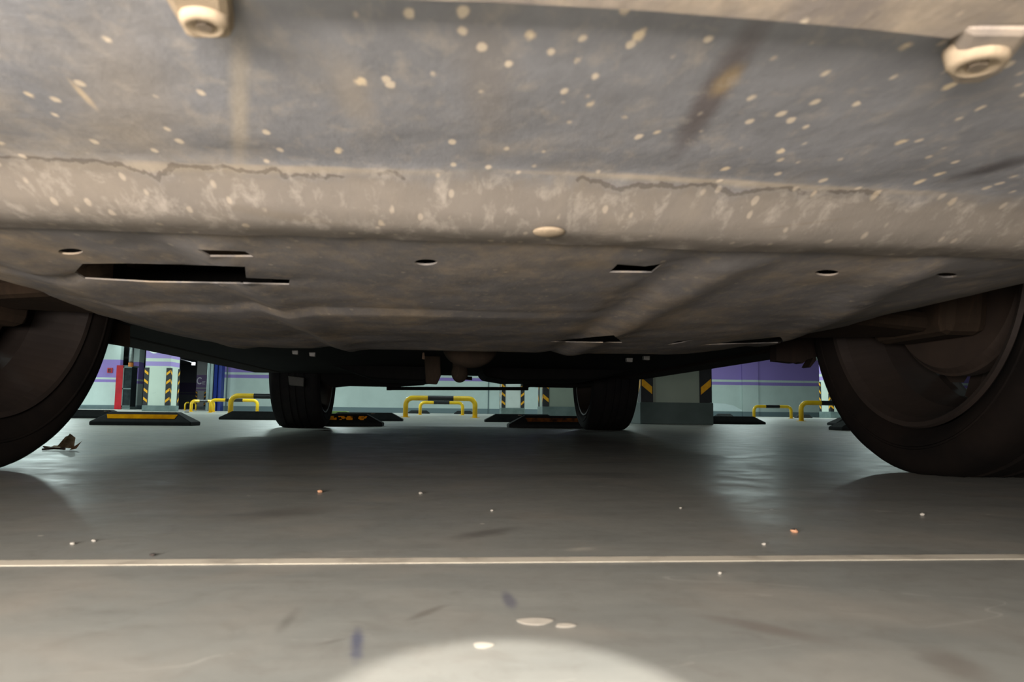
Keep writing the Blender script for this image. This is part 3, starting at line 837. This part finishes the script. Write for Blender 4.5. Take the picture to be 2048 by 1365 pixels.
# wheels
def wheel(s, Y, dusty_):
    """s = +1 right, -1 left; the inner face is at s*0.66"""
    xc = CX + s*0.77 + ((0.018 if dusty_ else 0.048) if s < 0 else 0)
    mat = M_tyref if dusty_ else M_tyre
    bm = bmesh.new(); w = 0.11
    P = [(-0.088, 0.237), (-0.100, 0.242), (-0.111, 0.262), (-0.1115, 0.285), (-0.106, 0.299), (-0.094, 0.3075), (-0.080, 0.310)]
    P += [(-0.060, 0.3115), (-0.058, 0.304), (-0.050, 0.304), (-0.048, 0.3118), (-0.020, 0.312), (-0.018, 0.304), (-0.010, 0.304), (-0.008, 0.312)]
    full = P + [(-x, r) for x, r in P[::-1]]
    lathe_x(bm, full, (0, 0, 0), 120)
    # flatten the contact patch a little and drop onto the floor
    for v in bm.verts:
        v.co += Vector((xc, Y, RT-0.004))
        if v.co.z < 0.0005: v.co.z = 0.0005
    o = build('wheel', bm, mat, car, smooth=False, shift=(xc, Y, RT-0.004))
    me = o.data
    for f in me.polygons: f.use_smooth = True
    md = o.modifiers.new('edges', 'EDGE_SPLIT'); md.split_angle = math.radians(40)
    # raised line on the sidewall
    bm = bmesh.new(); C = (xc, Y, RT-0.004)
    for r0 in (0.268,):
        lathe_x(bm, [(-s*0.1105, r0-0.003), (-s*0.1135, r0), (-s*0.1105, r0+0.003)], C, 96)
    build('sidewall_ring', bm, mat, o, smooth=True)
    # rim: barrel, flanges, spokes
    bm = bmesh.new()
    lathe_x(bm, [(-s*0.098, 0.2385), (-s*0.104, 0.236), (-s*0.102, 0.229), (-s*0.088, 0.222), (-s*0.03, 0.205), (s*0.04, 0.205), (s*0.085, 0.222), (s*0.103, 0.232),
                 (s*0.10, 0.2385), (s*0.085, 0.236), (s*0.04, 0.212), (-s*0.03, 0.212), (-s*0.085, 0.232)], C, 96)
    n = 5
    for k in range(n):
        for d in (-0.16, 0.16):
            q = 2*math.pi*k/n + 0.3 + d; q0 = 2*math.pi*k/n + 0.3 + d*0.5
            a = Vector((0, math.cos(q0)*0.05, math.sin(q0)*0.05)); b = Vector((0, math.cos(q)*0.212, math.sin(q)*0.212))
            t = (b-a).normalized(); nn = Vector((0, -t.z, t.y))*0.012
            base = Vector(C)+Vector((s*0.062, 0, 0))
            prism(bm, [base+a-nn, base+b-nn*1.1, base+b+nn*1.1, base+a+nn], (s*0.024, 0, 0))
    build('rim', bm, M_rim, o, smooth=False)
    if s < 0 and dusty_:
        bm = bmesh.new(); tube(bm, [Vector(C)+Vector((s*0.086, 0, 0)), Vector(C)+Vector((s*0.090, 0, 0))], 0.218, 64); build('added_spoke_blind', bm, M_rim, o)  # added disc behind the spokes to keep light off the barrel, no real cover
    bm = bmesh.new(); tube(bm, [Vector(C)+Vector((s*0.03, 0, 0)), Vector(C)+Vector((s*0.092, 0, 0))], 0.068, 32); build('hub', bm, M_rim, o)
    return o
for s in (-1, 1):
    w_ = wheel(s, YF, True); wheel(s, YR, False)
    if s < 0: w_.rotation_euler.z = math.radians(-4.5)
# brakes and suspension at the front
for s in (-1, 1):
    bm = bmesh.new(); X0 = CX+s*0.742+(0.02 if s < 0 else 0)
    tube(bm, [(X0-s*0.012, YF, RT), (X0-s*0.002, YF, RT), (X0, YF, RT), (X0+s*0.02, YF, RT)], [0.150, 0.158, 0.162, 0.162], 64)
    build('brake_disc', bm, M_disc, car)
    if s < 0:
        bm = bmesh.new(); tube(bm, [(X0-0.022, YF, RT), (X0-0.026, YF, RT)], 0.196, 64); build('added_light_block', bm, M_disc, car)  # added disc stopping light through the left spokes, not a brake part
    bm = bmesh.new()
    prism(bm, [(CX+s*0.66, YF-0.09, 0.205), (CX+s*0.66, YF+0.09, 0.205), (CX+s*0.66, YF+0.11, 0.32), (CX+s*0.66, YF+0.04, 0.44), (CX+s*0.66, YF-0.04, 0.44), (CX+s*0.66, YF-0.11, 0.32)], (s*0.068, 0, 0))
    build('steering_knuckle', bm, M_arm, car, bevel=0.015)
    zb = 0.226 if s < 0 else 0.212
    bm = bmesh.new()
    prism(bm, [(CX+s*0.34, 0.80, zb+0.022), (CX+s*0.34, 1.34, zb+0.022), (CX+s*0.52, 1.17, zb+0.003), (CX+s*0.70, YF+0.03, zb), (CX+s*0.70, YF-0.045, zb), (CX+s*0.55, 0.99, zb+0.006)], (0, 0, 0.030))
    build('lower_control_arm', bm, M_arm, car, bevel=0.012)
    bm = bmesh.new(); tube(bm, [(CX+s*0.3, 1.25, 0.30), (CX+s*0.66, 1.14, 0.295)], 0.012, 12); build('tie_rod', bm, M_arm, car, smooth=True)
# subframe above the tray, seen through the long slot
bm = bmesh.new(); box(bm, (CX-0.42, 0.86, 0.225), (CX-0.24, 1.18, 0.30)); box(bm, (CX+0.24, 0.86, 0.225), (CX+0.42, 1.18, 0.30)); box(bm, (CX-0.42, 0.95, 0.24), (CX+0.42, 1.05, 0.30))
build('subframe', bm, M_pan, car, bevel=0.008)
q = onsurf(470, 545, zt_)
bm = bmesh.new(); box(bm, (q.x-0.012, q.y+0.02, 0.205), (q.x+0.016, q.y+0.045, 0.25)); box(bm, (q.x-0.10, q.y+0.05, 0.21), (q.x-0.015, q.y+0.08, 0.25))
build('radiator_mount', bm, M_arm, car, bevel=0.003)
# wheel-arch liners behind the front wheels
def slab(name, pts, Y, th, mat, bevel=0.004, parent=None):
    bm = bmesh.new(); prism(bm, [at(x, y, Y) for x, y in pts], (0, -th, 0)); return build(name, bm, mat, parent or car, bevel=bevel)
slab('arch_liner', [(175, 640), (262, 640), (262, 696), (232, 691), (214, 688), (175, 680)], 1.50, 0.08, M_arm)
slab('arch_liner', [(1540, 690), (1590, 680), (1670, 640), (1690, 660), (1665, 690), (1638, 703), (1622, 716), (1617, 713), (1619, 722), (1607, 737), (1603, 736), (1613, 718), (1600, 722), (1592, 729), (1584, 726), (1578, 728), (1560, 726), (1540, 724)], 1.50, 0.03, M_liner, 0.0)
# underbody pieces between the axles
slab('side_sill', [(150, 670), (290, 697.5), (461, 731), (541, 748), (541, 700), (150, 640)], 2.0, 0.02, M_pan) if False else None
for s in (-1, 1):
    bm = bmesh.new(); box(bm, (CX+s*0.80-0.06, 1.55, 0.238 if s > 0 else 0.243), (CX+s*0.80+0.06, 3.28, 0.30)); build('sill', bm, M_liner, car, bevel=0.008)
# fuel tank, rear subframe halves, arms
bm = bmesh.new()
prism(bm, [at(560, 715, 3.1), at(700, 745, 3.1), at(760, 766, 3.1), at(850, 770, 3.1), at(876, 766, 3.1), at(880, 700, 3.1), at(560, 690, 3.1)], (0, -0.4, 0)); build('fuel_tank', bm, M_pan2, car, bevel=0.02)
bm = bmesh.new()
prism(bm, [at(958, 700, 3.1), at(954, 757, 3.1), at(965, 763, 3.1), at(1000, 769, 3.1), at(1150, 768, 3.1), at(1240, 748, 3.1), at(1300, 735, 3.1), at(1300, 700, 3.1)], (0, -0.4, 0)); build('muffler', bm, M_pan2, car, bevel=0.02)
slab('rear_control_arm', [(630, 735), (650, 765), (668, 776), (700, 773), (790, 775), (815, 773), (850, 771), (850, 745), (640, 720)], 3.55, 0.08, M_pan2, 0.006)
slab('rear_control_arm', [(1046, 752), (1044, 778), (1060, 775), (1142, 776.5), (1215, 772), (1230, 745)], 3.55, 0.08, M_pan2, 0.006)
slab('rear_subframe', [(640, 735), (860, 747), (876, 749), (960, 749), (960, 756), (985, 764), (1041, 768), (1060, 770), (1240, 760), (1240, 720), (640, 715)], 3.75, 0.12, M_pan2, 0.004)
bm = bmesh.new(); tube(bm, [at(775, 777.5, 3.9), at(1056, 778, 3.9)], 0.0095, 10)
for px in (778, 1052): box(bm, at(px-5, 781, 3.9), at(px+5, 765, 3.9)+Vector((0, 0.03, 0.02)))
build('stabiliser_bar', bm, M_pan2, car)
slab('mud_flap', [(577, 752), (609, 756), (608, 774), (579, 771)], 3.22, 0.012, M_clip, 0.003)
slab('exhaust_bracket', [(848, 700), (880, 702), (882, 752), (874, 770), (852, 768)], 2.2, 0.03, M_sump, 0.004)
def blob(name, px, pyb, Y, rx, rz, mat, zc=None):
    b = at(px, pyb, Y); bm = bmesh.new(); bmesh.ops.create_uvsphere(bm, u_segments=32, v_segments=20, radius=1)
    for v in bm.verts: v.co = Vector((b.x+v.co.x*rx, Y+v.co.y*rx, b.z+rz+v.co.z*rz))
    return build(name, bm, mat, car, smooth=True)
blob('sump', 940, 737, 1.55, 0.058, 0.045, M_sump)
blob('exhaust_joint', 919, 766, 2.1, 0.0235, 0.028, M_sump)
bm = bmesh.new(); q = at(919, 745, 2.1); tube(bm, [(q.x, 2.1, q.z), (q.x, 2.12, 0.26)], 0.02, 20); tube(bm, [(q.x, 2.1, 0.25), (q.x, 3.2, 0.29)], 0.02, 20); build('exhaust_pipe', bm, M_sump, car, smooth=True)
slab('bracket_hook', [(930, 753), (944, 754), (944, 761), (931, 760)], 3.6, 0.02, M_pan2, 0.0)
for (px, py) in ((592, 707), (626, 711), (1256, 722), (1290, 718)):
    slab('clip', [(px-6, py-5), (px+7, py-5), (px+6, py+4), (px-5, py+3)], 1.36, 0.012, M_clip, 0.001)
slab('clip', [(845, 706), (849, 706), (850, 720), (844, 719)], 1.36, 0.006, M_arm, 0.001)
